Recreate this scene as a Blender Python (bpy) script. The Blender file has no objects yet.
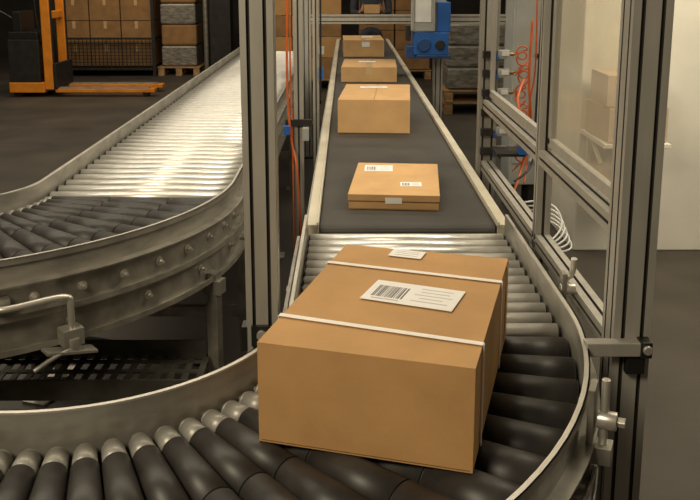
import bpy, math, random
from mathutils import Vector, Matrix
random.seed(7)
S = bpy.context.scene
try:
    S.view_settings.view_transform = 'Standard'
    S.view_settings.look = 'None'
except Exception: pass
rad = math.radians

# ------------------------------------------------------------ materials
def mat(name, col, rough=0.5, metal=0.0, ns=20.0, amt=0.12, bump=0.0, alpha=1.0, stretch=(1,1,1), col2=None, bscale=None):
    m = bpy.data.materials.new(name); m.use_nodes = True
    nt = m.node_tree; N = nt.nodes; L = nt.links
    b = N["Principled BSDF"]
    tc = N.new("ShaderNodeTexCoord"); mp = N.new("ShaderNodeMapping")
    mp.inputs["Scale"].default_value = stretch
    L.new(tc.outputs["Object"], mp.inputs["Vector"])
    nz = N.new("ShaderNodeTexNoise"); nz.inputs["Scale"].default_value = ns
    nz.inputs["Detail"].default_value = 5
    L.new(mp.outputs["Vector"], nz.inputs["Vector"])
    cr = N.new("ShaderNodeValToRGB")
    e = cr.color_ramp.elements
    c2 = col2 if col2 else tuple(max(0, c*(1-2*amt)) for c in col)
    c1 = tuple(min(1, c*(1+amt)) for c in col)
    e[0].position = 0.3; e[1].position = 0.7
    e[0].color = (*c2, 1); e[1].color = (*c1, 1)
    L.new(nz.outputs["Fac"], cr.inputs["Fac"])
    L.new(cr.outputs["Color"], b.inputs["Base Color"])
    b.inputs["Roughness"].default_value = rough
    b.inputs["Metallic"].default_value = metal
    if bump:
        bp = N.new("ShaderNodeBump"); bp.inputs["Strength"].default_value = bump
        bp.inputs["Distance"].default_value = 0.002
        if bscale:
            n2 = N.new("ShaderNodeTexNoise"); n2.inputs["Scale"].default_value = bscale
            L.new(mp.outputs["Vector"], n2.inputs["Vector"]); L.new(n2.outputs["Fac"], bp.inputs["Height"])
        else:
            L.new(nz.outputs["Fac"], bp.inputs["Height"])
        L.new(bp.outputs["Normal"], b.inputs["Normal"])
    if alpha < 1:
        b.inputs["Alpha"].default_value = alpha
    return m

M = dict(
 card = mat("cardboard", (0.52,0.295,0.115), 0.75, ns=9, amt=0.06, bump=0.15, bscale=120),
 card2= mat("cardboard_light", (0.60,0.365,0.16), 0.75, ns=9, amt=0.06, bump=0.1, bscale=120),
 cardk= mat("cardboard_brown", (0.32,0.175,0.068), 0.8, ns=7, amt=0.12),
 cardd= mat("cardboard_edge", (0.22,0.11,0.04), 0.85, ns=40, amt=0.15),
 tape = mat("packing_tape", (0.62,0.43,0.22), 0.3, ns=12, amt=0.04),
 paper= mat("label_paper", (0.88,0.87,0.85), 0.5, ns=15, amt=0.02),
 ink  = mat("label_ink", (0.16,0.15,0.16), 0.6),
 inkl = mat("label_ink_grey", (0.55,0.52,0.51), 0.6),
 strap= mat("plastic_strap", (0.90,0.87,0.82), 0.35, ns=60, amt=0.03),
 alu  = mat("anodised_aluminium", (0.42,0.40,0.355), 0.5, 0.4, ns=30, amt=0.06, stretch=(1,1,0.2)),
 alud = mat("aluminium_slot_shade", (0.07,0.066,0.058), 0.5, 0.4),  # dark colour painted into the profile slots to deepen their shade
 galv = mat("galvanised_steel", (0.40,0.38,0.33), 0.46, 0.7, ns=14, amt=0.18, bump=0.1),
 rail = mat("guide_rail_steel", (0.40,0.38,0.335), 0.48, 0.65, ns=8, amt=0.16, stretch=(1,1,3)),
 railt= mat("guide_rail_lip", (0.68,0.65,0.58), 0.35, 0.7, ns=10, amt=0.08),
 chrome=mat("roller_steel", (0.80,0.785,0.74), 0.36, 0.72, ns=25, amt=0.05),
 collar=mat("roller_collar", (0.34,0.33,0.30), 0.42, 0.3, ns=30, amt=0.08),
 rub  = mat("roller_black_sleeve", (0.034,0.030,0.027), 0.46, ns=18, amt=0.25, bump=0.1),
 rub2 = mat("roller_black_groove", (0.010,0.010,0.010), 0.6),
 belt = mat("belt_rubber", (0.044,0.040,0.034), 0.66, ns=6, amt=0.12, bump=0.2, bscale=400),
 cream= mat("painted_profile", (0.64,0.59,0.47), 0.42, 0.15, ns=5, amt=0.08),
 dark = mat("dark_steel", (0.026,0.024,0.022), 0.55, 0.3, ns=10, amt=0.2),
 tray = mat("tray_steel", (0.12,0.11,0.09), 0.5, 0.5, ns=10, amt=0.2),
 black= mat("black_plastic", (0.012,0.012,0.012), 0.4),
 orange=mat("orange_paint", (0.80,0.27,0.02), 0.4, ns=6, amt=0.1),
 rcab = mat("orange_cable", (0.62,0.13,0.03), 0.4),
 blue = mat("blue_plastic", (0.025,0.13,0.45), 0.35, ns=6, amt=0.1),
 blued= mat("blue_dark", (0.02,0.07,0.22), 0.4),
 white= mat("white_plastic", (0.72,0.72,0.70), 0.4, ns=12, amt=0.04),
 grey = mat("grey_panel", (0.40,0.41,0.39), 0.45, ns=8, amt=0.05),
 wrap = mat("stretch_wrap", (0.26,0.24,0.205), 0.28, ns=12, amt=0.3, bump=0.7, stretch=(1,1,3)),
 wood = mat("pallet_wood", (0.42,0.26,0.12), 0.8, ns=14, amt=0.2, stretch=(1,8,1)),
 skin = mat("skin", (0.58,0.32,0.22), 0.5, ns=12, amt=0.05),
 hair = mat("hair_brown", (0.05,0.03,0.02), 0.6, ns=60, amt=0.3),
 shirt= mat("shirt_cloth", (0.035,0.04,0.055), 0.85, ns=30, amt=0.15),
 jeans= mat("trouser_cloth", (0.03,0.035,0.05), 0.85, ns=30, amt=0.2),
 lips = mat("lips", (0.38,0.13,0.10), 0.5),
 brass= mat("brass_fitting", (0.55,0.40,0.15), 0.3, 0.8),
)
def glassmat():
    m = bpy.data.materials.new("clear_polycarbonate"); m.use_nodes=True
    nt=m.node_tree; N=nt.nodes; L=nt.links
    out=N["Material Output"]; b=N["Principled BSDF"]
    tr=N.new("ShaderNodeBsdfTransparent"); tr.inputs[0].default_value=(0.94,0.92,0.87,1)
    b.inputs["Base Color"].default_value=(0.6,0.56,0.48,1); b.inputs["Roughness"].default_value=0.1
    mx=N.new("ShaderNodeMixShader")
    tc=N.new("ShaderNodeTexCoord"); nz=N.new("ShaderNodeTexNoise"); nz.inputs["Scale"].default_value=4
    mr=N.new("ShaderNodeMapRange"); mr.inputs["To Min"].default_value=0.12; mr.inputs["To Max"].default_value=0.36
    L.new(tc.outputs["Object"],nz.inputs["Vector"]); L.new(nz.outputs["Fac"],mr.inputs["Value"]); L.new(mr.outputs["Result"],mx.inputs["Fac"])
    L.new(tr.outputs[0],mx.inputs[1]); L.new(b.outputs[0],mx.inputs[2]); L.new(mx.outputs[0],out.inputs["Surface"])
    return m
M['glass']=glassmat()
M['floor']=mat("concrete_floor",(0.064,0.054,0.042),0.6,ns=1.6,amt=0.22,bump=0.3,bscale=35)
M['wallw']=mat("white_plaster",(0.74,0.71,0.61),0.8,ns=3,amt=0.05,bump=0.5,bscale=18)
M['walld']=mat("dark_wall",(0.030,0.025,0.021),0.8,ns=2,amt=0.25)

# ------------------------------------------------------------ mesh builder
class B:
    def __init__(s): s.v=[]; s.f=[]; s.m=[]; s.sm=[]; s.mats=[]
    def mi(s,k):
        if k not in s.mats: s.mats.append(k)
        return s.mats.index(k)
    def add(s,vs,fs,k,smooth=False,ks=None):
        o=len(s.v); s.v+= [tuple(v) for v in vs]
        for i,f in enumerate(fs):
            s.f.append([j+o for j in f]); s.m.append(s.mi(ks[i] if ks else k))
            s.sm.append(smooth if isinstance(smooth,bool) else smooth[i])
    def box(s,c,d,k,rz=0.0,rx=0.0,ry=0.0):
        x,y,z=d[0]/2,d[1]/2,d[2]/2
        R=Matrix.Rotation(rz,3,'Z')@Matrix.Rotation(ry,3,'Y')@Matrix.Rotation(rx,3,'X')
        vs=[R@Vector(p)+Vector(c) for p in [(-x,-y,-z),(x,-y,-z),(x,y,-z),(-x,y,-z),(-x,-y,z),(x,-y,z),(x,y,z),(-x,y,z)]]
        s.add(vs,[(0,3,2,1),(4,5,6,7),(0,1,5,4),(1,2,6,5),(2,3,7,6),(3,0,4,7)],k)
    def cyl(s,p0,p1,r0,r1=None,k='galv',n=16,caps=True):
        if r1 is None: r1=r0
        p0=Vector(p0);p1=Vector(p1); d=(p1-p0).normalized()
        a=d.orthogonal().normalized(); b=d.cross(a)
        vs=[];fs=[];sm=[]
        for p,r in((p0,r0),(p1,r1)):
            for i in range(n):
                t=2*math.pi*i/n; vs.append(p+a*math.cos(t)*r+b*math.sin(t)*r)
        for i in range(n):
            j=(i+1)%n; fs.append((i,j,n+j,n+i)); sm.append(n>8)
        if caps:
            fs.append(tuple(reversed(range(n)))); fs.append(tuple(range(n,2*n))); sm+=[False,False]
        s.add(vs,fs,k,sm)
    def tube(s,pts,r,k,n=8,res=6,smoothpath=True):
        P=[Vector(p) for p in pts]
        if smoothpath and len(P)>2:
            Q=[]
            for i in range(len(P)-1):
                a=P[max(i-1,0)];b=P[i];c=P[i+1];d=P[min(i+2,len(P)-1)]
                for t in range(res):
                    t/=res
                    Q.append(0.5*((2*b)+(c-a)*t+(2*a-5*b+4*c-d)*t*t+(3*b-a-3*c+d)*t**3))
            Q.append(P[-1]); P=Q
        vs=[];fs=[];sm=[]
        t0=(P[1]-P[0]).normalized(); a=t0.orthogonal().normalized()
        for i,p in enumerate(P):
            t=(P[min(i+1,len(P)-1)]-P[max(i-1,0)]).normalized()
            a=(a-t*a.dot(t)).normalized(); b=t.cross(a)
            for j in range(n):
                q=2*math.pi*j/n; vs.append(p+a*math.cos(q)*r+b*math.sin(q)*r)
        for i in range(len(P)-1):
            for j in range(n):
                jj=(j+1)%n; fs.append((i*n+j,i*n+jj,(i+1)*n+jj,(i+1)*n+j)); sm.append(True)
        fs.append(tuple(reversed(range(n)))); fs.append(tuple(range((len(P)-1)*n,len(P)*n))); sm+=[False,False]
        s.add(vs,fs,k,sm)
    def sweep(s,path,poly,k,smooth=False):
        n=len(poly); vs=[];fs=[]
        for (x,y,nx,ny) in path:
            for u,z in poly: vs.append((x+nx*u,y+ny*u,z))
        for i in range(len(path)-1):
            for j in range(n):
                jj=(j+1)%n; fs.append((i*n+j,i*n+jj,(i+1)*n+jj,(i+1)*n+j))
        fs.append(tuple(reversed(range(n)))); fs.append(tuple(range((len(path)-1)*n,len(path)*n)))
        s.add(vs,fs,k,smooth)
    def sph(s,c,r,k,n=14,m=9,sc=(1,1,1)):
        vs=[];fs=[]
        for i in range(m+1):
            th=math.pi*i/m
            for j in range(n):
                ph=2*math.pi*j/n
                vs.append((c[0]+r*sc[0]*math.sin(th)*math.cos(ph),c[1]+r*sc[1]*math.sin(th)*math.sin(ph),c[2]+r*sc[2]*math.cos(th)))
        for i in range(m):
            for j in range(n):
                jj=(j+1)%n; fs.append((i*n+j,(i+1)*n+j,(i+1)*n+jj,i*n+jj))
        s.add(vs,fs,k,True)
    def prof(s,p,L,axis='Z',w=0.08,d=0.08,k='alu'):
        """T-slot extrusion starting at p, along axis for length L. w,d = cross section"""
        def side(n_len):
            nn=max(1,round(n_len/0.04)); mod=n_len/nn
            o=[]
            for i in range(nn):
                c=-n_len/2+(i+.5)*mod
                o+=[(c-.0042,0),(c-.0036,0.009),(c+.0036,0.009),(c+.0042,0)]
            return o
        pts=[];dk=[]
        for (ln,ox,oy,ux,uy) in [(w,0,-d/2,1,0),(d,w/2,0,0,1),(w,0,d/2,-1,0),(d,-w/2,0,0,-1)]:
            inx,iny=-uy,ux
            pts.append((ox-ux*ln/2,oy-uy*ln/2)); dk.append(False)
            for i,(t,dep) in enumerate(side(ln)):
                pts.append((ox+ux*t+inx*dep,oy+uy*t+iny*dep)); dk.append(i%4!=3)
        n=len(pts); vs=[]
        for L0 in (0,L):
            for a,b in pts:
                if axis=='Z': vs.append((p[0]+a,p[1]+b,p[2]+L0))
                elif axis=='Y': vs.append((p[0]-a,p[1]+L0,p[2]+b))
                else: vs.append((p[0]+L0,p[1]+a,p[2]+b))
        fs=[];ks=[]
        for i in range(n):
            j=(i+1)%n; fs.append((i,j,n+j,n+i)); ks.append('alud' if dk[i] else k)
        fs.append(tuple(reversed(range(n)))); fs.append(tuple(range(n,2*n))); ks+=['alud',k]
        s.add(vs,fs,k,False,ks)
    def obj(s,name,parent=None,bevel=0,loc=None,rz=0):
        me=bpy.data.meshes.new(name); me.from_pydata(s.v,[],s.f)
        for k in s.mats: me.materials.append(M[k])
        for i,p in enumerate(me.polygons): p.material_index=s.m[i]; p.use_smooth=s.sm[i]
        me.update()
        o=bpy.data.objects.new(name,me); S.collection.objects.link(o)
        if loc: o.location=loc
        o.rotation_euler[2]=rz
        if parent: o.parent=parent
        if bevel:
            b=o.modifiers.new("bev",'BEVEL'); b.width=bevel; b.segments=2; b.limit_method='ANGLE'; b.angle_limit=rad(50)
        return o
def empty(name,loc=(0,0,0),rz=0):
    e=bpy.data.objects.new(name,None); S.collection.objects.link(e); e.location=loc; e.rotation_euler[2]=rz; e.empty_display_size=.2
    return e

# ------------------------------------------------------------ room
b=B(); b.box((0,6,-0.05),(18,24,0.1),'floor'); b.obj("floor")
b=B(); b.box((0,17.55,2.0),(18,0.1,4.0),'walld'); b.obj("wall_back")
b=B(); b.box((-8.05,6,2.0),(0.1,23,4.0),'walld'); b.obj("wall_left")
b=B(); b.box((3.86,5.25,1.6),(5.0,0.7,3.2),'wallw'); b.obj("wall_right",bevel=.01)

# ------------------------------------------------------------ conveyor path helpers
def make_path(xs,y0,cy,cx,cy_,xend,step=rad(3)):
    R=xs-cx; pts=[]
    pts.append((xs,y0,1,0))
    n=int(round((math.pi/2)/step))
    for i in range(n+1):
        a=-math.pi/2*i/n; pts.append((cx+R*math.cos(a),cy+R*math.sin(a),math.cos(a),math.sin(a)))
    pts.append((xend,cy-R,0,-1))
    return pts
ZT=0.80
def straight_roller(b,x0,x1,y,r=.025,k='chrome',n=20):
    z=ZT-r
    b.cyl((x0,y,z),(x1,y,z),r,r,k,n)
    for sx,e in((x0,-1),(x1,1)):
        b.cyl((sx+e*.0,y,z),(sx+e*.006,y,z),r*.8,r*.8,'black',12)
        b.cyl((sx,y,z),(sx+e*.014,y,z),.006,.006,'galv',6)
def bend_roller(b,cx,cy,ri,ro,a,rr_in,rr_out,collar=0.055):
    c,s_=math.cos(a),math.sin(a)
    def pt(r):
        t=(r-ri)/(ro-ri); rr=rr_in+(rr_out-rr_in)*t
        return Vector((cx+c*r,cy+s_*r,ZT-rr)),rr
    p0,r0=pt(ri); p1,r1=pt(ri+collar)
    p3,r3=pt(ro)
    pe,_=pt(ri-.014); pf,_=pt(ro+.014)
    b.cyl(pe,p0,.006,.006,'galv',6); b.cyl(p3,pf,.006,.006,'galv',6)
    pa,ra=pt(ri+.008)
    b.cyl(p0,pa,r0*.76,r0*.93,'collar',20)
    b.cyl(pa,p1,r0*.93,r1*.93,'collar',20)
    L=ro-ri; nseg=3
    cur=ri+collar
    for i in range(nseg):
        nxt=ri+collar+(L-collar)*(i+1)/nseg
        q0,s0=pt(cur); q1,s1=pt(nxt-.004); q2,s2=pt(nxt)
        b.cyl(q0,q1,s0,s1,'rub',24)
        b.cyl(q1,q2,s1*.95,s2*.95,'rub2',24)
        cur=nxt
def leg_frame(b,x0,x1,y,ztop,k='galv',along='X'):
    for x in (x0,x1):
        p=(x,y) if along=='X' else (y,x)
        b.box((p[0],p[1],ztop/2+.01),(.045,.045,ztop-.02),k)
        b.box((p[0],p[1],.006),(.10,.10,.012),k)
        b.cyl((p[0],p[1],.012),(p[0],p[1],.07),.012,.012,'dark',8)
    zc=.28
    if along=='X': b.box(((x0+x1)/2,y,zc),(abs(x1-x0),.035,.04),k)
    else: b.box((y,(x0+x1)/2,zc),(.035,abs(x1-x0),.04),k)

def frames(root,path,hw,zlow,gtop=.855):
    b=B()
    for sgn in(-1,1):
        u0=sgn*(hw+.014); u1=sgn*(hw+.018); ul=sgn*(hw+.045)
        b.sweep(path,[(u0,zlow),(u1,zlow),(u1,.785),(u0,.785)],'galv',False)
        for z in (zlow,(zlow+.785)/2,.782):
            b.sweep(path,[(u0,z),(ul,z),(ul,z+.004),(u0,z+.004)],'galv',False)
        for z in (zlow,(zlow+.785)/2):
            b.sweep(path,[(ul,z),(ul+sgn*.003,z),(ul+sgn*.003,z+.018),(ul,z+.018)],'galv',False)
    # dark sheet added under the rollers so the gaps read as shade
    b.sweep(path,[(-hw-.012,zlow+.02),(hw+.012,zlow+.02),(hw+.012,zlow+.024),(-hw-.012,zlow+.024)],'black',False)
    b.obj("side_frames",root)
    b=B()
    for sgn in(-1,1):
        u0=sgn*(hw+.010); u1=sgn*(hw+.014)
        b.sweep(path,[(u0,.765),(u1,.765),(u1,gtop),(u0,gtop)],'rail',False)
        uu=sgn*(hw+.022)
        b.sweep(path,[(u0,gtop),(uu,gtop),(uu,gtop+.004),(u0,gtop+.004)],'railt',False)
        b.sweep(path,[(uu,gtop+.004),(uu-sgn*.003,gtop+.004),(uu-sgn*.003,gtop-.014),(uu,gtop-.014)],'rail',False)
    b.obj("guide_rails",root)

def bolts(b,pts,zs,hw_out,r=.009):
    for (x,y,nx,ny) in pts:
        for z in zs:
            p=Vector((x+nx*hw_out,y+ny*hw_out,z)); n=Vector((nx,ny,0))
            b.cyl(p,p+n*.003,r*1.5,r*1.5,'railt',14)
            b.cyl(p+n*.003,p+n*.012,r,r,'railt',6)
            b.cyl(p+n*.012,p+n*.022,r*.5,r*.5,'railt',8)

# ---------------- main curve (front)
CX,CY=-0.62,1.90; RI,RO=.50,1.13; RC=(RI+RO)/2; HW=(RO-RI)/2
root=empty("roller_conveyor_bend",(0,0,0))
path=make_path(CX+RC,2.70,CY,CX,CY,-1.9)
frames(root,path,HW,.64)
b=B()
y=2.675
while y>1.93:
    straight_roller(b,CX+RI,CX+RO,y,.0225,'chrome',24); y-=.0665
b.obj("steel_rollers",root)
b=B()
for i in range(17):
    a=-rad(2.2+5.5*i); bend_roller(b,CX,CY,RI,RO,a,.0228,.0525,.058)
x=CX-.07
while x>-1.85:
    z=ZT-.024
    b.cyl((x,CY-RI,z),(x,CY-RI-.05,z),.022,.022,'collar',18); b.cyl((x,CY-RI-.05,z),(x,CY-RO,z),.024,.024,'rub',20)
    x-=.055
b.obj("black_rollers",root)
b=B()
leg_frame(b,CX+RI-.05,CX+RO+.05,2.55,.66)
leg_frame(b,CX+RI-.05,CX+RO+.05,2.06,.66)
leg_frame(b,CY-RI+.05,CY-RO-.05,-1.0,.66,along='Y')
leg_frame(b,CY-RI+.05,CY-RO-.05,-1.75,.66,along='Y')
a=rad(-45)
for r in(RI-.05,RO+.05):
    x_,y_=CX+r*math.cos(a),CY+r*math.sin(a)
    b.box((x_,y_,.33),(.045,.045,.66),'galv',rz=a); b.box((x_,y_,.006),(.1,.1,.012),'galv',rz=a)
b.obj("legs",root)
b=B()
for i in range(12):
    a=-rad(4+7.6*i); bolts(b,[(CX,CY,math.cos(a),math.sin(a))],[.735],RO+.018)
b.obj("bolts",root)
# clamp bracket + knob on outside of the bend
b=B()
a=rad(-23); n=Vector((math.cos(a),math.sin(a),0)); t=Vector((-n.y,n.x,0))
c=Vector((CX,CY,0))+n*1.165
b.box(c+Vector((0,0,.80)),(.012,.05,.19),'galv',rz=a)
b.box(c+n*.022+Vector((0,0,.765)),(.035,.04,.035),'galv',rz=a)
b.cyl(c+n*.01+Vector((0,0,.83)),c+n*.045+Vector((0,0,.83)),.017,.017,'railt',16)
b.cyl(c+n*.045+Vector((0,0,.83)),c+n*.06+Vector((0,0,.83)),.010,.010,'railt',6)
b.cyl(c+n*.022+Vector((0,0,.78)),c+n*.022+Vector((0,0,.91)),.008,.008,'railt',12)
c2=Vector((.552,2.06,0))
b.box(c2+Vector((0,0,.84)),(.012,.03,.10),'galv')
b.tube([c2+Vector((.0,0,.87)),c2+Vector((.02,0,.885)),c2+Vector((.022,-.01,.93))],.008,'railt')
b.cyl(c2+Vector((-.008,0,.845)),c2+Vector((.03,0,.845)),.014,.014,'railt',14)
b.obj("guide_clamps",root,bevel=.0015)

# ---------------- left conveyor
LX,LY=-1.54,3.19; LRI,LRO=.38,1.09; LRC=(LRI+LRO)/2; LHW=(LRO-LRI)/2
root=empty("roller_conveyor_lane",(0,0,0))
path=make_path(LX+LRC,9.6,LY,LX,LY,-2.9)
frames(root,path,LHW,.585)
b=B(); y=3.235
while y<9.55:
    straight_roller(b,LX+LRI,LX+LRO,y,.0225,'chrome',24); y+=.098
b.obj("steel_rollers",root)
b=B()
for i in range(15):
    a=-rad(3.5+6.0*i); bend_roller(b,LX,LY,LRI,LRO,a,.0195,.054,.03)
x=LX-.06
while x>-2.85:
    z=ZT-.025; b.cyl((x,LY-LRI,z),(x,LY-LRO,z),.025,.025,'rub',18); x-=.065
b.obj("black_rollers",root)
b=B()
bp=[]
for i in range(13):
    a=-rad(3+7.3*i); bp.append((LX,LY,math.cos(a),math.sin(a)))
bolts(b,bp,[.735],LRO+.018,.010)
bp=[]
for i in range(7):
    a=-rad(7+14*i); bp.append((LX,LY,math.cos(a),math.sin(a)))
bolts(b,bp,[.640],LRO+.018,.010)
b.obj("bolts",root)
b=B()
for yy in (3.3,4.8,6.4,8.0,9.4):
    leg_frame(b,LX+LRI-.03,LX+LRO+.03,yy,.60)
for aa in(-18,-70):
    a=rad(aa)
    for r in(LRI-.02,LRO+.035):
        x_,y_=LX+r*math.cos(a),LY+r*math.sin(a)
        b.box((x_,y_,.31),(.04,.04,.60),'galv',rz=a); b.box((x_,y_,.006),(.1,.1,.012),'galv',rz=a)
        b.box((x_,y_,.56),(.07,.05,.05),'galv',rz=a)
    r0,r1=LRI,LRO
    m_=(r0+r1)/2; b.box((LX+m_*math.cos(a),LY+m_*math.sin(a),.27),(r1-r0,.03,.04),'dark',rz=a)
b.obj("legs",root)
def LP(aa,r,z):
    a=rad(aa); return Vector((LX+r*math.cos(a),LY+r*math.sin(a),z))
b=B()
b.tube([LP(-60,1.11,.735),LP(-60,1.15,.735),LP(-58,1.165,.735),LP(-52,1.165,.738),LP(-50.2,1.165,.73),LP(-50,1.165,.715),LP(-50,1.165,.62),LP(-50,1.165,.59)],.010,'railt',10,4)
b.box(LP(-50,1.155,.612),(.05,.06,.05),'rail',rz=rad(-50))
b.cyl(LP(-50,1.165,.565),LP(-50,1.165,.61),.022,.022,'rail',16)
b.box(LP(-50.5,1.165,.572),(.05,.15,.008),'rail',rz=rad(-50),rx=rad(-12))
b.tube([LP(-50,1.17,.58),LP(-53,1.19,.575),LP(-56,1.20,.553)],.007,'rail',8,3)
b.box(LP(-59,1.125,.735),(.03,.05,.04),'galv',rz=rad(-59))
b.obj("guide_handle",root,bevel=.002)
# perforated tray fixed on the leg cross-bars
b=B()
x0,x1,yy0,yy1=-1.75,-.50,2.52,2.82; zt=.30
for yy in(yy0,yy1): b.box(((x0+x1)/2,yy,zt+.03),(x1-x0,.008,.07),'tray')
nx=26
for i in range(nx+1):
    x=x0+(x1-x0)*i/nx; b.box((x,(yy0+yy1)/2,zt),(.022,yy1-yy0,.006),'tray')
for j in range(4):
    b.box(((x0+x1)/2,yy0+(yy1-yy0)*(j+.5)/4,zt+.001),(x1-x0,.022,.006),'tray')
b.obj("perforated_tray",root)

# ---------------- belt conveyor
BX0,BX1,BY0,BY1=-.095,.505,2.76,11.2
root=empty("belt_conveyor",(0,0,0))
b=B()
prof=[]
r=.03; zc=ZT-r
n=8
for i in range(n+1):
    a=math.pi/2+math.pi*i/n; prof.append((BY0+r+r*math.cos(a),zc+r*math.sin(a)))
for i in range(n+1):
    a=-math.pi/2+math.pi*i/n; prof.append((BY1-r+r*math.cos(a),zc+r*math.sin(a)))
N_=len(prof)
vs=[(BX0+.004,y,z) for y,z in prof]+[(BX1-.004,y,z) for y,z in prof]
fs=[(i,(i+1)%N_,N_+(i+1)%N_,N_+i) for i in range(N_)]+[tuple(range(N_)),tuple(reversed(range(N_,2*N_)))]
b.add(vs,fs,'belt'); b.obj("belt",root)
b=B()
Ln=BY1-BY0
for s_,xx in((-1,BX0),(1,BX1)):
    b.box((xx+s_*.020,BY0+Ln/2-.01,.805),(.040,Ln+.02,.014),'cream')
    b.box((xx+s_*.004,BY0+Ln/2-.01,.810),(.006,Ln+.02,.020),'cream')
    b.box((xx+s_*.038,BY0+Ln/2-.01,.745),(.006,Ln+.02,.115),'alu')
    b.box((xx+s_*.022,BY0+Ln/2-.01,.69),(.040,Ln+.02,.010),'alu')
    b.box((xx+s_*.047,BY0+Ln/2,.765),(.010,Ln,.025),'cardd' if s_>0 else 'alu')
    b.box((xx+s_*.022,BY0-.012,.75),(.044,.012,.12),'cream')
b.obj("side_rails",root,bevel=.0015)
b=B()
for yy in(3.1,5.2,7.3,9.4,11.0):
    for x in(BX0-.02,BX1+.02):
        b.prof((x,yy,.012),.67,'Z',.04,.04); b.box((x,yy,.006),(.09,.09,.012),'dark')
    b.prof((BX0,yy,.3),.6,'X',.04,.04)
for x in(BX0-.02,BX1+.02): b.prof((x,BY0+.1,.55),Ln-.2,'Y',.04,.04)
b.obj("support_frame",root)
b=B()
b.cyl((.2,6.2,.55),(.2,6.6,.55),.07,.07,'blued',20); b.box((.2,6.4,.64),(.18,.18,.08),'dark'); b.box((.2,6.4,.685),(.55,.06,.02),'dark')
b.obj("drive_motor",root)

# ------------------------------------------------------------ cartons
def barcode(b,cx,cy,w,h,z,k='ink'):
    x=cx-w/2
    while x<cx+w/2-.002:
        t=random.choice([.0016,.0026,.0036]); b.box((x+t/2,cy,z),(t,h,.0004),k); x+=t+random.choice([.0014,.0022,.003])
def carton(name,cx,cy,rz,w,l,h,z0=ZT,k='card',labels=(),straps=(),seam=True,tape=False,frontlab=None,flap=False):
    b=B()
    t=.004
    b.box((0,0,h/2-.001),(w,l,h-.002-(t if seam else 0)),k)
    if seam:
        g=.0025
        for s_ in(-1,1):
            b.box((s_*(w/4+g/4),0,h-t/2-.0005),(w/2-g,l,t),k)
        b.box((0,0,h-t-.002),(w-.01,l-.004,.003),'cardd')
    if flap:   # tuck-in lid: shadow line round the side under the lid
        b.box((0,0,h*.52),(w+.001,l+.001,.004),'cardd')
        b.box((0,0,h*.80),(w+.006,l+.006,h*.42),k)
    else:
        b.box((w/2+.0008,l/2-.025,h/2),(.0016,.045,h-.012),k)
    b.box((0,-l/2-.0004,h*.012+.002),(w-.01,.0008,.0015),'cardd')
    if tape:
        b.box((0,0,h+.0002),(.05,l+.002,.0006),'tape')
        b.box((0,-l/2-.0005,h-.03),(.05,.001,.06),'tape'); b.box((0,l/2+.0005,h-.03),(.05,.001,.06),'tape')
    main=b.obj(name,None,bevel=.0035,loc=(cx,cy,z0),rz=rz)
    if labels or straps or frontlab:
        b=B()
        for (u,v,lw,lh,r,bc) in labels:
            R=Matrix.Rotation(r,3,'Z')
            bb=B(); bb.box((0,0,h+.0014),(lw,lh,.0008),'paper')
            if bc:
                barcode(bb,-lw*.25,lh*(-.02),lw*.34,lh*.55,h+.0020)
                for q in range(5):
                    bb.box((lw*.22,lh*(.32-.15*q),h+.0020),(lw*random.uniform(.25,.42),lh*.025,.0004),'inkl')
                bb.box((-lw*.25,-lh*.38,h+.0020),(lw*.3,lh*.04,.0004),'inkl')
            else:
                for q in range(3): bb.box((0,lh*(.25-.25*q),h+.0020),(lw*.7,lh*.04,.0004),'inkl')
            vs=[R@Vector(p)+Vector((u,v,0)) for p in bb.v]
            o=len(b.v)
            b.v+=[tuple(p) for p in vs]
            for i,f in enumerate(bb.f):
                b.f.append([j+o for j in f]); b.m.append(b.mi(bb.mats[bb.m[i]])); b.sm.append(False)
        for v,dv in straps:
            e=.0015; sw=.013; z=h+.0008
            x0,y0=-w/2-e,v-dv; x1,y1=w/2+e,v+dv
            b.add([(x0,y0-sw/2,z),(x1,y1-sw/2,z),(x1,y1+sw/2,z),(x0,y0+sw/2,z),(x0,y0-sw/2,z+.0012),(x1,y1-sw/2,z+.0012),(x1,y1+sw/2,z+.0012),(x0,y0+sw/2,z+.0012)],
                  [(0,3,2,1),(4,5,6,7),(0,1,5,4),(1,2,6,5),(2,3,7,6),(3,0,4,7)],'strap')
            b.box((w/2+e+.0012,v+dv,h/2+.001),(.0012,sw*.8,h),'strap'); b.box((-w/2-e-.0006,v-dv,h/2+.001),(.0012,sw,h),'strap')
        if frontlab:
            u,z,lw,lh=frontlab
            b.box((u,-l/2-.0044,z),(lw,.0008,lh),'paper')
        b.obj("labels_and_straps",main)
    return main

carton("strapped_carton",.105,1.640,rad(-15.8),.388,.578,.194,z0=ZT+.001,seam=False,
       labels=[(.030,0.0,.190,.112,rad(-6),True),(-.035,.250,.078,.05,rad(-4),False)],
       straps=[(-.578*.5+.578*.185,-.014),(-.578*.5+.578*.735,-.012)])
carton("flat_carton",.190,3.225,rad(-5),.325,.52,.055,k='card2',z0=ZT+.001,
       labels=[(-.075,.16,.115,.11,rad(2),True),(.06,-.10,.08,.065,rad(2),True)],frontlab=(.0,.034,.06,.022),seam=False,flap=True)
carton("carton",.165,4.80,rad(-4),.385,.66,.183,k='card2',labels=[(-.02,.18,.16,.07,0.1,False)])
carton("carton.001",.185,7.02,rad(-2),.44,.66,.12,k='card2',tape=True,labels=[(-.02,.1,.14,.10,0.0,False)])
carton("carton.002",.168,9.15,rad(1),.42,.7,.175,k='card2',tape=True,frontlab=(.02,.13,.08,.05),labels=[(.05,.1,.12,.2,0,False)])

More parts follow.
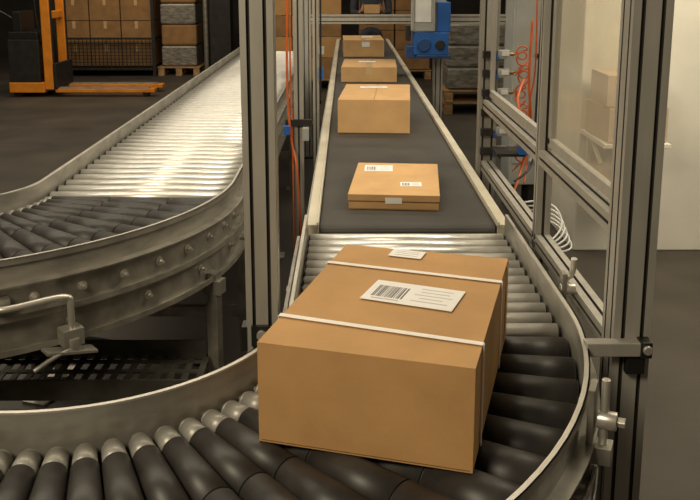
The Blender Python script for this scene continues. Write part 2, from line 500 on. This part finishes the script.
# ------------------------------------------------------------ guard frame posts
b=B()
b.prof((-.200,1.92,.012),2.4,'Z',.074,.074)
b.box((-.200,1.92,.006),(.14,.14,.012),'dark')
b.box((-.200,1.877,.80),(.05,.012,.05),'black'); b.cyl((-.200,1.871,.805),(-.200,1.861,.805),.012,.012,'railt',12)
b.box((-.200+.043,1.90,.79),(.012,.04,.06),'black')
b.box((-.200-.043,1.90,.79),(.012,.04,.06),'black')
b.obj("aluminium_post",bevel=0)

root=empty("machine_guard",(0,0,0))
GX=.61
b=B()
b.prof((GX,1.745,.012),2.4,'Z',.08,.08); b.box((GX,1.745,.006),(.14,.14,.012),'dark')
b.prof((GX,2.57,.012),2.4,'Z',.045,.045); b.box((GX,2.57,.006),(.1,.1,.012),'dark')
b.prof((GX,3.66,.012),2.4,'Z',.08,.045); b.box((GX,3.66,.006),(.12,.1,.012),'dark')
b.prof((GX,1.785,1.085),.76,'Y',.045,.045)
b.prof((GX,2.595,1.085),1.04,'Y',.045,.045)
b.prof((GX,1.785,.815),1.85,'Y',.045,.045)
b.prof((GX,1.785,2.39),1.85,'Y',.045,.045)
b.obj("posts_and_rails",root)
b=B()
for y0,y1 in((1.80,2.535),(2.61,3.62)):
    for z in(1.135,2.33): b.box((GX+.01,(y0+y1)/2,z),(.02,y1-y0,.03),'alu')
    for y in(y0+.012,y1-.012): b.box((GX+.01,y,1.73),(.02,.025,1.2),'alu')
b.obj("sash",root,bevel=.002)
b=B()
b.box((GX+.01,(1.83+2.51)/2,1.735),(.005,.68,1.16),'glass')
b.obj("clear_panel",root)
b=B()
b.box((.563,1.690,.855),(.115,.03,.03),'alu'); b.box((.632,1.690,.855),(.024,.036,.036),'black')
b.cyl((.632,1.672,.858),(.632,1.662,.858),.010,.010,'railt',10)
b.box((.615,1.695,.815),(.04,.02,.04),'black')
b.obj("cross_tube",root,bevel=.002)

# pneumatic valves
b=B()
zs=[1.30,1.22,1.135,1.05,.965,.88]
for i,z in enumerate(zs):
    b.box((GX+.06,3.64,z),(.05,.04,.035),'grey'); b.box((GX-.005,3.625,z),(.05,.03,.03),'dark')
    b.box((GX+.065,3.618,z+.004),(.03,.01,.018),'white'); b.cyl((GX+.085,3.64,z),(GX+.105,3.64,z),.008,.008,'brass',10)
    b.box((GX+.03,3.615,z-.012),(.012,.012,.012),'blue')
    pts=[(GX+.10,3.64,z)]
    for q in range(13):
        t=q/12; an=t*4*math.pi
        pts.append((GX+.135+.022*math.cos(an)+.01*(i%2),3.63-.01*t,z+.02-.05*t+.022*math.sin(an)))
    pts.append((GX+.11,3.62,z-.09))
    b.tube(pts,.0036,'rcab',6,3)
b.tube([(GX+.17,3.6,1.45),(GX+.165,3.6,1.2),(GX+.18,3.6,1.0),(GX+.15,3.6,.82),(GX+.10,3.5,.74),(GX+.05,3.4,.70)],.006,'rcab',8)
b.tube([(GX+.185,3.6,1.6),(GX+.19,3.6,1.25),(GX+.17,3.6,1.08),(GX+.16,3.55,.9),(GX+.13,3.45,.78)],.004,'rcab',8)
b.tube([(GX+.20,3.55,1.6),(GX+.19,3.55,1.1),(GX+.17,3.5,.86),(GX+.08,3.4,.80)],.005,'black',8)
b.tube([(GX+.22,3.6,1.7),(GX+.215,3.58,1.2),(GX+.20,3.55,.95),(GX+.16,3.5,.86)],.006,'grey',8)
b.box((GX+.125,3.45,.93),(.05,.05,.05),'blue'); b.box((GX+.125,3.45,.98),(.03,.03,.06),'orange')
b.tube([(GX+.125,3.45,1.0),(GX+.10,3.5,1.12),(GX+.14,3.58,1.2)],.005,'rcab',8)
b.box((GX+.07,3.52,.90),(.12,.16,.012),'dark')
b.obj("valve_bank",root,bevel=.001)
# white hoses
b=B()
for i in range(5):
    o=i*.024
    b.tube([(GX+.03,3.05,.80-o*.5),(GX+.09+o*.5,3.03,.815-o*.8),(GX+.15+o*.4,3.0,.80-o),(GX+.165+o*.4,2.95,.75-o*.9),(GX+.12+o*.2,2.9,.71-o*.5),(GX+.06,2.85,.72-o*.3),(GX+.02,2.8,.74-o*.3)],.0038,'white',8)
b.obj("white_hoses",root)

# left side slim posts with cables
b=B()
b.prof((-.235,4.1,.012),2.4,'Z',.045,.045); b.box((-.235,4.1,.006),(.1,.1,.012),'dark')
b.tube([(-.285,4.05,2.4),(-.283,4.05,1.6),(-.287,4.05,1.1),(-.27,4.05,.85),(-.24,4.0,.70),(-.22,3.98,.3)],.0055,'rcab',8)
b.tube([(-.27,4.06,2.4),(-.272,4.06,1.3),(-.265,4.06,.8),(-.26,4.0,.2)],.004,'rcab',8)
b.box((-.235,4.065,.93),(.13,.02,.03),'dark'); b.box((-.29,4.03,.90),(.03,.04,.04),'blue'); b.box((-.20,4.04,.88),(.03,.05,.06),'grey')
b.obj("sensor_post",bevel=0)
b=B()
b.prof((-.205,5.6,.012),2.4,'Z',.04,.04); b.box((-.205,5.6,.006),(.1,.1,.012),'dark')
b.tube([(-.17,5.55,2.2),(-.172,5.55,1.2),(-.175,5.55,.8)],.006,'black',8)
b.box((-.17,5.57,1.0),(.03,.03,.08),'blue'); b.box((-.17,5.57,1.15),(.04,.03,.05),'grey')
b.obj("sensor_post.001")

# portal frame behind
b=B()
for x in(-.36,1.45):
    b.prof((x,7.6,.012),2.6,'Z',.08,.08); b.box((x,7.6,.006),(.14,.14,.012),'dark')
b.prof((-.32,7.6,1.25),1.73,'X',.08,.08)
b.prof((-.40,7.6,2.65),1.89,'X',.08,.08)
b.obj("portal_frame")

# labelling machine (blue)
root=empty("labelling_machine",(0,0,0))
b=B()
b.box((.68,7.05,1.09),(.28,.34,.18),'blue'); b.box((.78,7.05,1.30),(.11,.30,.24),'blue')
b.box((.61,6.90,1.36),(.19,.06,.34),'grey'); b.box((.61,6.865,1.38),(.13,.012,.24),'white'); b.box((.535,6.88,1.36),(.012,.06,.34),'alu'); b.box((.70,6.88,1.36),(.012,.06,.34),'alu')
b.cyl((.62,6.87,1.08),(.62,6.85,1.08),.055,.055,'blued',20); b.cyl((.75,6.87,1.08),(.75,6.85,1.08),.04,.04,'dark',20)
b.box((.52,6.98,1.02),(.08,.16,.10),'blued'); b.box((.70,6.9,.985),(.28,.05,.03),'blued')
b.box((.50,7.0,1.17),(.04,.14,.12),'dark')
b.obj("applicator_head",root,bevel=.008)
b=B(); b.prof((.78,7.30,.012),1.9,'Z',.08,.08); b.box((.78,7.30,.006),(.4,.3,.012),'dark'); b.prof((.70,7.10,1.45),.2,'Y',.08,.08)
b.box((.70,7.05,1.43),(.2,.2,.04),'grey'); b.obj("stand",root)

# control cabinet behind guard
b=B()
b.box((1.22,5.9,.95),(.20,.3,1.5),'grey'); b.box((1.22,5.745,1.0),(.17,.01,1.3),'grey'); b.cyl((1.28,5.74,1.1),(1.28,5.72,1.1),.015,.015,'black',12)
for q in(-.07,.07):
    for w in(-.1,.1): b.box((1.22+q,5.9+w,.1),(.04,.04,.2),'dark')
b.cyl((1.18,5.9,1.7),(1.18,5.9,1.95),.03,.03,'orange',14)
b.obj("control_cabinet",bevel=.006)

# wall shelf with pale cartons behind the clear panel
b=B()
b.box((1.55,4.665,.735),(.36,.46,.025),'wallw')
for x in(1.42,1.68):
    b.box((x,4.885,.64),(.03,.02,.20),'wallw'); b.box((x,4.76,.66),(.02,.28,.02),'wallw',rx=rad(28))
b.obj("wall_shelf",bevel=.003)
M['pale']=mat("pale_card",(0.52,0.41,0.28),0.8,ns=10,amt=.06)
carton("pale_carton",1.545,4.65,rad(3),.32,.38,.19,z0=.749,k='pale')
carton("pale_carton.001",1.54,4.65,rad(-2),.30,.36,.17,z0=.941,k='pale')

# pallets with wrapped goods
def pallet(b,cx,cy,z=0,w=1.2,l=.8):
    for i in range(7): b.box((cx,cy-l/2+l*(i+.5)/7,z+.135),(w,l/7*.75,.02),'wood')
    for x in(-w/2+.06,0,w/2-.06):
        for y in(-l/2+.07,0,l/2-.07): b.box((cx+x,cy+y,z+.07),(.1,.1,.10),'wood')
        b.box((cx+x,cy,z+.011),(.1,l,.02),'wood')
b=B(); pallet(b,1.75,10.4); pallet(b,1.75,10.4,.145); b.obj("wooden_pallet",bevel=.003)
b=B()
for i in range(3):
    b.box((1.55,10.4,.29+.14+.26*i),(.72+.03*(i%2),.72,.255),'wrap')
b.box((2.05,10.4,.29+.2),(.25,.7,.4),'wrap')
b.obj("wrapped_goods",bevel=.03)
b=B(); pallet(b,.75,13.9); b.obj("wooden_pallet.001")
b=B()
for i in range(4):
    for j in range(2): b.box((.47+.57*j,13.9,.147+.16+.31*i),(.55,.74,.305),'cardk')
b.obj("pallet_cartons",bevel=.01)

b=B(); pallet(b,-.62,12.7,0,1.1,.8); b.obj("wooden_pallet.002")
root=empty("stacked_cartons",(0,0,0)); b=B()
for i in range(4):
    for j in range(3):
        b.box((-.98+.36*j,12.65,.147+.15+.305*i),(.35,.5,.298),'card' if (i+j)%2 else 'cardk')
        b.box((-.98+.36*j,12.65,.147+.305*(i+1)-.003),(.05,.502,.003),'tape')
b.obj("cartons",root,bevel=.005)

# ------------------------------------------------------------ left background
root=empty("pallet_stacker",(0,0,0))
b=B()
X0=-4.05
for y in(11.55,12.15):
    b.box((X0,y,1.05),(.12,.09,1.9),'orange'); b.box((X0+.065,y,1.05),(.02,.05,1.85),'dark')
for z in(.25,1.1,1.95): b.box((X0,11.85,z),(.08,.60,.10),'orange')
b.box((X0-.32,11.85,.48),(.42,.70,.60),'dark'); b.box((X0-.32,11.85,.83),(.40,.66,.10),'black')
b.box((X0-.30,11.85,.13),(.48,.72,.14),'orange')
b.box((X0-.42,11.85,1.0),(.12,.5,.3),'black')
b.obj("mast_and_body",root,bevel=.012)
b=B()
for y in(11.60,12.10):
    b.box((X0+.75,y,.085),(1.35,.17,.05),'orange'); b.box((X0+.72,y,.117),(1.25,.15,.012),'rail')
    b.cyl((X0+1.3,y-.06,.045),(X0+1.3,y+.06,.045),.044,.044,'black',16)
b.box((X0+.09,11.85,.28),(.04,.70,.35),'dark')
b.obj("forks",root,bevel=.006)
b=B()
for y in(11.6,12.1): b.cyl((X0-.45,y-.04,.08),(X0-.45,y+.04,.08),.079,.079,'black',18)
b.tube([(X0-.5,11.85,1.0),(X0-.75,11.85,1.15),(X0-.85,11.7,1.2),(X0-.85,12.0,1.2)],.018,'black',8)
b.tube([(X0-.1,11.7,1.9),(X0-.16,11.6,1.3),(X0-.1,11.6,.7)],.014,'black',8)
b.obj("wheels_and_tiller",root)

root=empty("wire_mesh_cage",(0,0,0)); b=B()
cx0,cx1,cy0,cy1=-4.75,-3.15,13.9,14.9
for x in(cx0,cx1):
    for y in(cy0,cy1): b.box((x,y,.85),(.05,.05,1.7),'dark')
for z in(.12,.62,1.68):
    for y in(cy0,cy1): b.box(((cx0+cx1)/2,y,z),(cx1-cx0,.03,.03),'dark')
    for x in(cx0,cx1): b.box((x,(cy0+cy1)/2,z),(.03,cy1-cy0,.03),'dark')
for i in range(1,25):
    x=cx0+(cx1-cx0)*i/25; b.box((x,cy0,.37),(.010,.010,.50),'dark')
for i in range(1,9):
    b.box(((cx0+cx1)/2,cy0-.006,.12+.50*i/9),(cx1-cx0,.010,.010),'dark')
b.box(((cx0+cx1)/2,(cy0+cy1)/2,.13),(cx1-cx0,cy1-cy0,.02),'dark')
b.obj("cage",root)
b=B()
for i in range(4):
    for j in range(3):
        b.box((cx0+.29+.51*j,14.40,.15+.19+.375*i),(.49,.8,.365),'cardk')
        b.box((cx0+.29+.51*j,13.998,.15+.19+.375*i+.12),(.05,.004,.12),'tape')
b.obj("cage_cartons",root,bevel=.006)
b=B(); pallet(b,-2.78,14.4,0,.7,.8); b.obj("wooden_pallet.003")
b=B()
for i in range(5): b.box((-2.78+.01*(i%2),14.4,.147+.17+.345*i),(.58,.6,.335),'cardk' if i%2 else 'wrap')
b.obj("wrapped_goods.001",bevel=.03)
b=B(); b.box((-2.05,14.0,1.6),(.34,.34,3.2),'dark'); b.box((-2.05,14.0,.03),(.5,.5,.06),'dark'); b.cyl((-2.29,13.9,0),(-2.29,13.9,3.0),.04,.04,'galv',14)
b.obj("steel_column",bevel=.01)

# ------------------------------------------------------------ person
def skin_obj(name,verts,edges,radii,mk,parent,sub=2,root=0):
    me=bpy.data.meshes.new(name); me.from_pydata(verts,edges,[]); me.materials.append(M[mk])
    o=bpy.data.objects.new(name,me); S.collection.objects.link(o); o.parent=parent
    m=o.modifiers.new("skin",'SKIN'); m.use_smooth_shade=True
    sv=me.skin_vertices[0].data
    for i,r in enumerate(radii):
        sv[i].radius=(r,r) if not isinstance(r,tuple) else r
    sv[root].use_root=True
    s=o.modifiers.new("sub",'SUBSURF'); s.levels=sub; s.render_levels=sub
    return o
P=empty("warehouse_worker",(.33,11.80,0))
skin_obj("trousers",[(0,0,.98),(0,0,.92),(.09,0,.86),(.11,-.02,.50),(.115,.02,.10),(-.09,0,.86),(-.11,-.02,.50),(-.115,.02,.10)],
  [(0,1),(1,2),(2,3),(3,4),(1,5),(5,6),(6,7)],[(.15,.11),(.15,.12),.095,.065,.055,.095,.065,.055],'jeans',P,root=1)
skin_obj("shirt",[(0,0,.95),(0,-.005,1.10),(0,-.01,1.28),(0,0,1.40),(0,.01,1.48),
   (.17,.01,1.41),(.235,.0,1.28),(.245,-.03,1.12),(.16,-.20,1.13),(-.17,.01,1.41),(-.235,0,1.28),(-.245,-.03,1.12),(-.16,-.20,1.13)],
  [(0,1),(1,2),(2,3),(3,4),(3,5),(5,6),(6,7),(7,8),(3,9),(9,10),(10,11),(11,12)],
  [(.15,.115),(.14,.105),(.165,.12),(.13,.10),.06,.065,.055,.048,.038,.065,.055,.048,.038],'shirt',P,root=2)
b=B()
for s_ in(-1,1):
    b.box((s_*.118,-.06,.035),(.095,.27,.07),'black'); b.box((s_*.118,-.0,.08),(.085,.13,.06),'black')
b.obj("shoes",P,bevel=.02)
for s_,nm in((-1,"right"),(1,"left")):
    skin_obj("hand_"+nm,[(s_*.16,-.19,1.13),(s_*.135,-.26,1.16),(s_*.125,-.30,1.185),(s_*.123,-.345,1.195)],[(0,1),(1,2),(2,3)],[.028,.024,(.018,.036),(.014,.038)],'skin',P,sub=2)
    for i,(dz,Lf) in enumerate([(.030,.072),(.010,.080),(-.010,.075),(-.030,.058)]):
        z=1.197+dz
        skin_obj(f"finger_{nm}_{i+1}",[(s_*.122,-.335,z),(s_*.121,-.335-Lf*.45,z),(s_*.116,-.335-Lf*.75,z),(s_*.106,-.335-Lf*.95,z)],[(0,1),(1,2),(2,3)],[.0095,.009,.0085,.007],'skin',P,sub=1)
    skin_obj(f"thumb_{nm}",[(s_*.128,-.285,1.22),(s_*.122,-.31,1.245),(s_*.112,-.34,1.255)],[(0,1),(1,2)],[.012,.010,.008],'skin',P,sub=1)
b=B(); b.box((0,-.37,1.19),(.205,.16,.11),'card2'); b.box((0,-.37,1.246),(.04,.162,.002),'tape'); b.obj("held_parcel",P,bevel=.003)
skin_obj("neck",[(0,.01,1.44),(0,.005,1.55)],[(0,1)],[.055,.05],'skin',P)
b=B()
b.sph((0,-.01,1.64),.115,'skin',24,16,(.68,.82,1.0)); b.sph((0,-.03,1.575),.06,'skin',16,10,(.85,.9,.8))
b.sph((0,-.108,1.625),.017,'skin',10,8,(.8,1.1,1.3))
for s_ in(-1,1):
    b.sph((s_*.031,-.094,1.650),.0125,'white',10,8); b.sph((s_*.031,-.105,1.650),.005,'ink',8,6)
    b.sph((s_*.031,-.098,1.672),.016,'hair',8,6,(1.1,.4,.25)); b.sph((s_*.08,.0,1.635),.028,'skin',10,8,(.3,.7,1.1))
b.sph((0,-.098,1.587),.02,'lips',10,6,(1.1,.4,.3))
b.obj("head",P)
b=B(); b.sph((0,.012,1.668),.115,'hair',24,14,(.74,.86,.88)); b.obj("hair",P)

# ------------------------------------------------------------ lights
def area(name,loc,target,sx,sy,pw,col):
    l=bpy.data.lights.new(name,'AREA'); l.shape='RECTANGLE'; l.size=sx; l.size_y=sy; l.energy=pw; l.color=col
    o=bpy.data.objects.new(name,l); S.collection.objects.link(o); o.location=loc
    d=Vector(target)-Vector(loc); o.rotation_euler=d.to_track_quat('-Z','Y').to_euler(); return o
def strip(name,x,y,z,sx,sy,pw,col):
    l=bpy.data.lights.new(name,'AREA'); l.shape='RECTANGLE'; l.size=sx; l.size_y=sy; l.energy=pw; l.color=col
    o=bpy.data.objects.new(name,l); S.collection.objects.link(o); o.location=(x,y,z)
area("ceiling_lamp_front",(-1.5,-.3,3.1),(0.1,1.7,.8),1.2,.8,74,(1,.86,.62))
strip("roller_highlight_strip_a",-1.6,3.4,3.5,8.5,.7,125,(1,.885,.68))  # unseen overhead strips, shaped to draw crisp highlights across the steel rollers
strip("roller_highlight_strip_b",-1.6,6.4,3.7,8.5,.7,95,(1,.885,.68))
strip("roller_highlight_strip_c",-1.6,10.2,3.8,8.0,.8,95,(1,.86,.65))
area("cage_fill_light",(-3.2,11.6,3.6),(-3.6,14.0,.6),1.5,1.0,35,(1,.82,.58))  # added fill, aimed at the cage to brighten its cartons
area("wall_fill_light",(2.4,3.0,3.2),(2.0,4.8,1.0),1,1,62,(1,.87,.66))  # added fill that lifts the white wall on the right
w=bpy.data.worlds.new("World"); S.world=w; w.use_nodes=True
w.node_tree.nodes["Background"].inputs[0].default_value=(1,.82,.60,1); w.node_tree.nodes["Background"].inputs[1].default_value=.085

# ------------------------------------------------------------ camera
cam=bpy.data.cameras.new("Camera"); co=bpy.data.objects.new("Camera",cam); S.collection.objects.link(co)
co.location=(0,0,1.633); co.rotation_euler=(rad(90-10.98),0,rad(-.2))
cam.sensor_width=36; cam.lens=36*850/700; cam.shift_y=-110/700; cam.clip_start=.05
S.camera=co
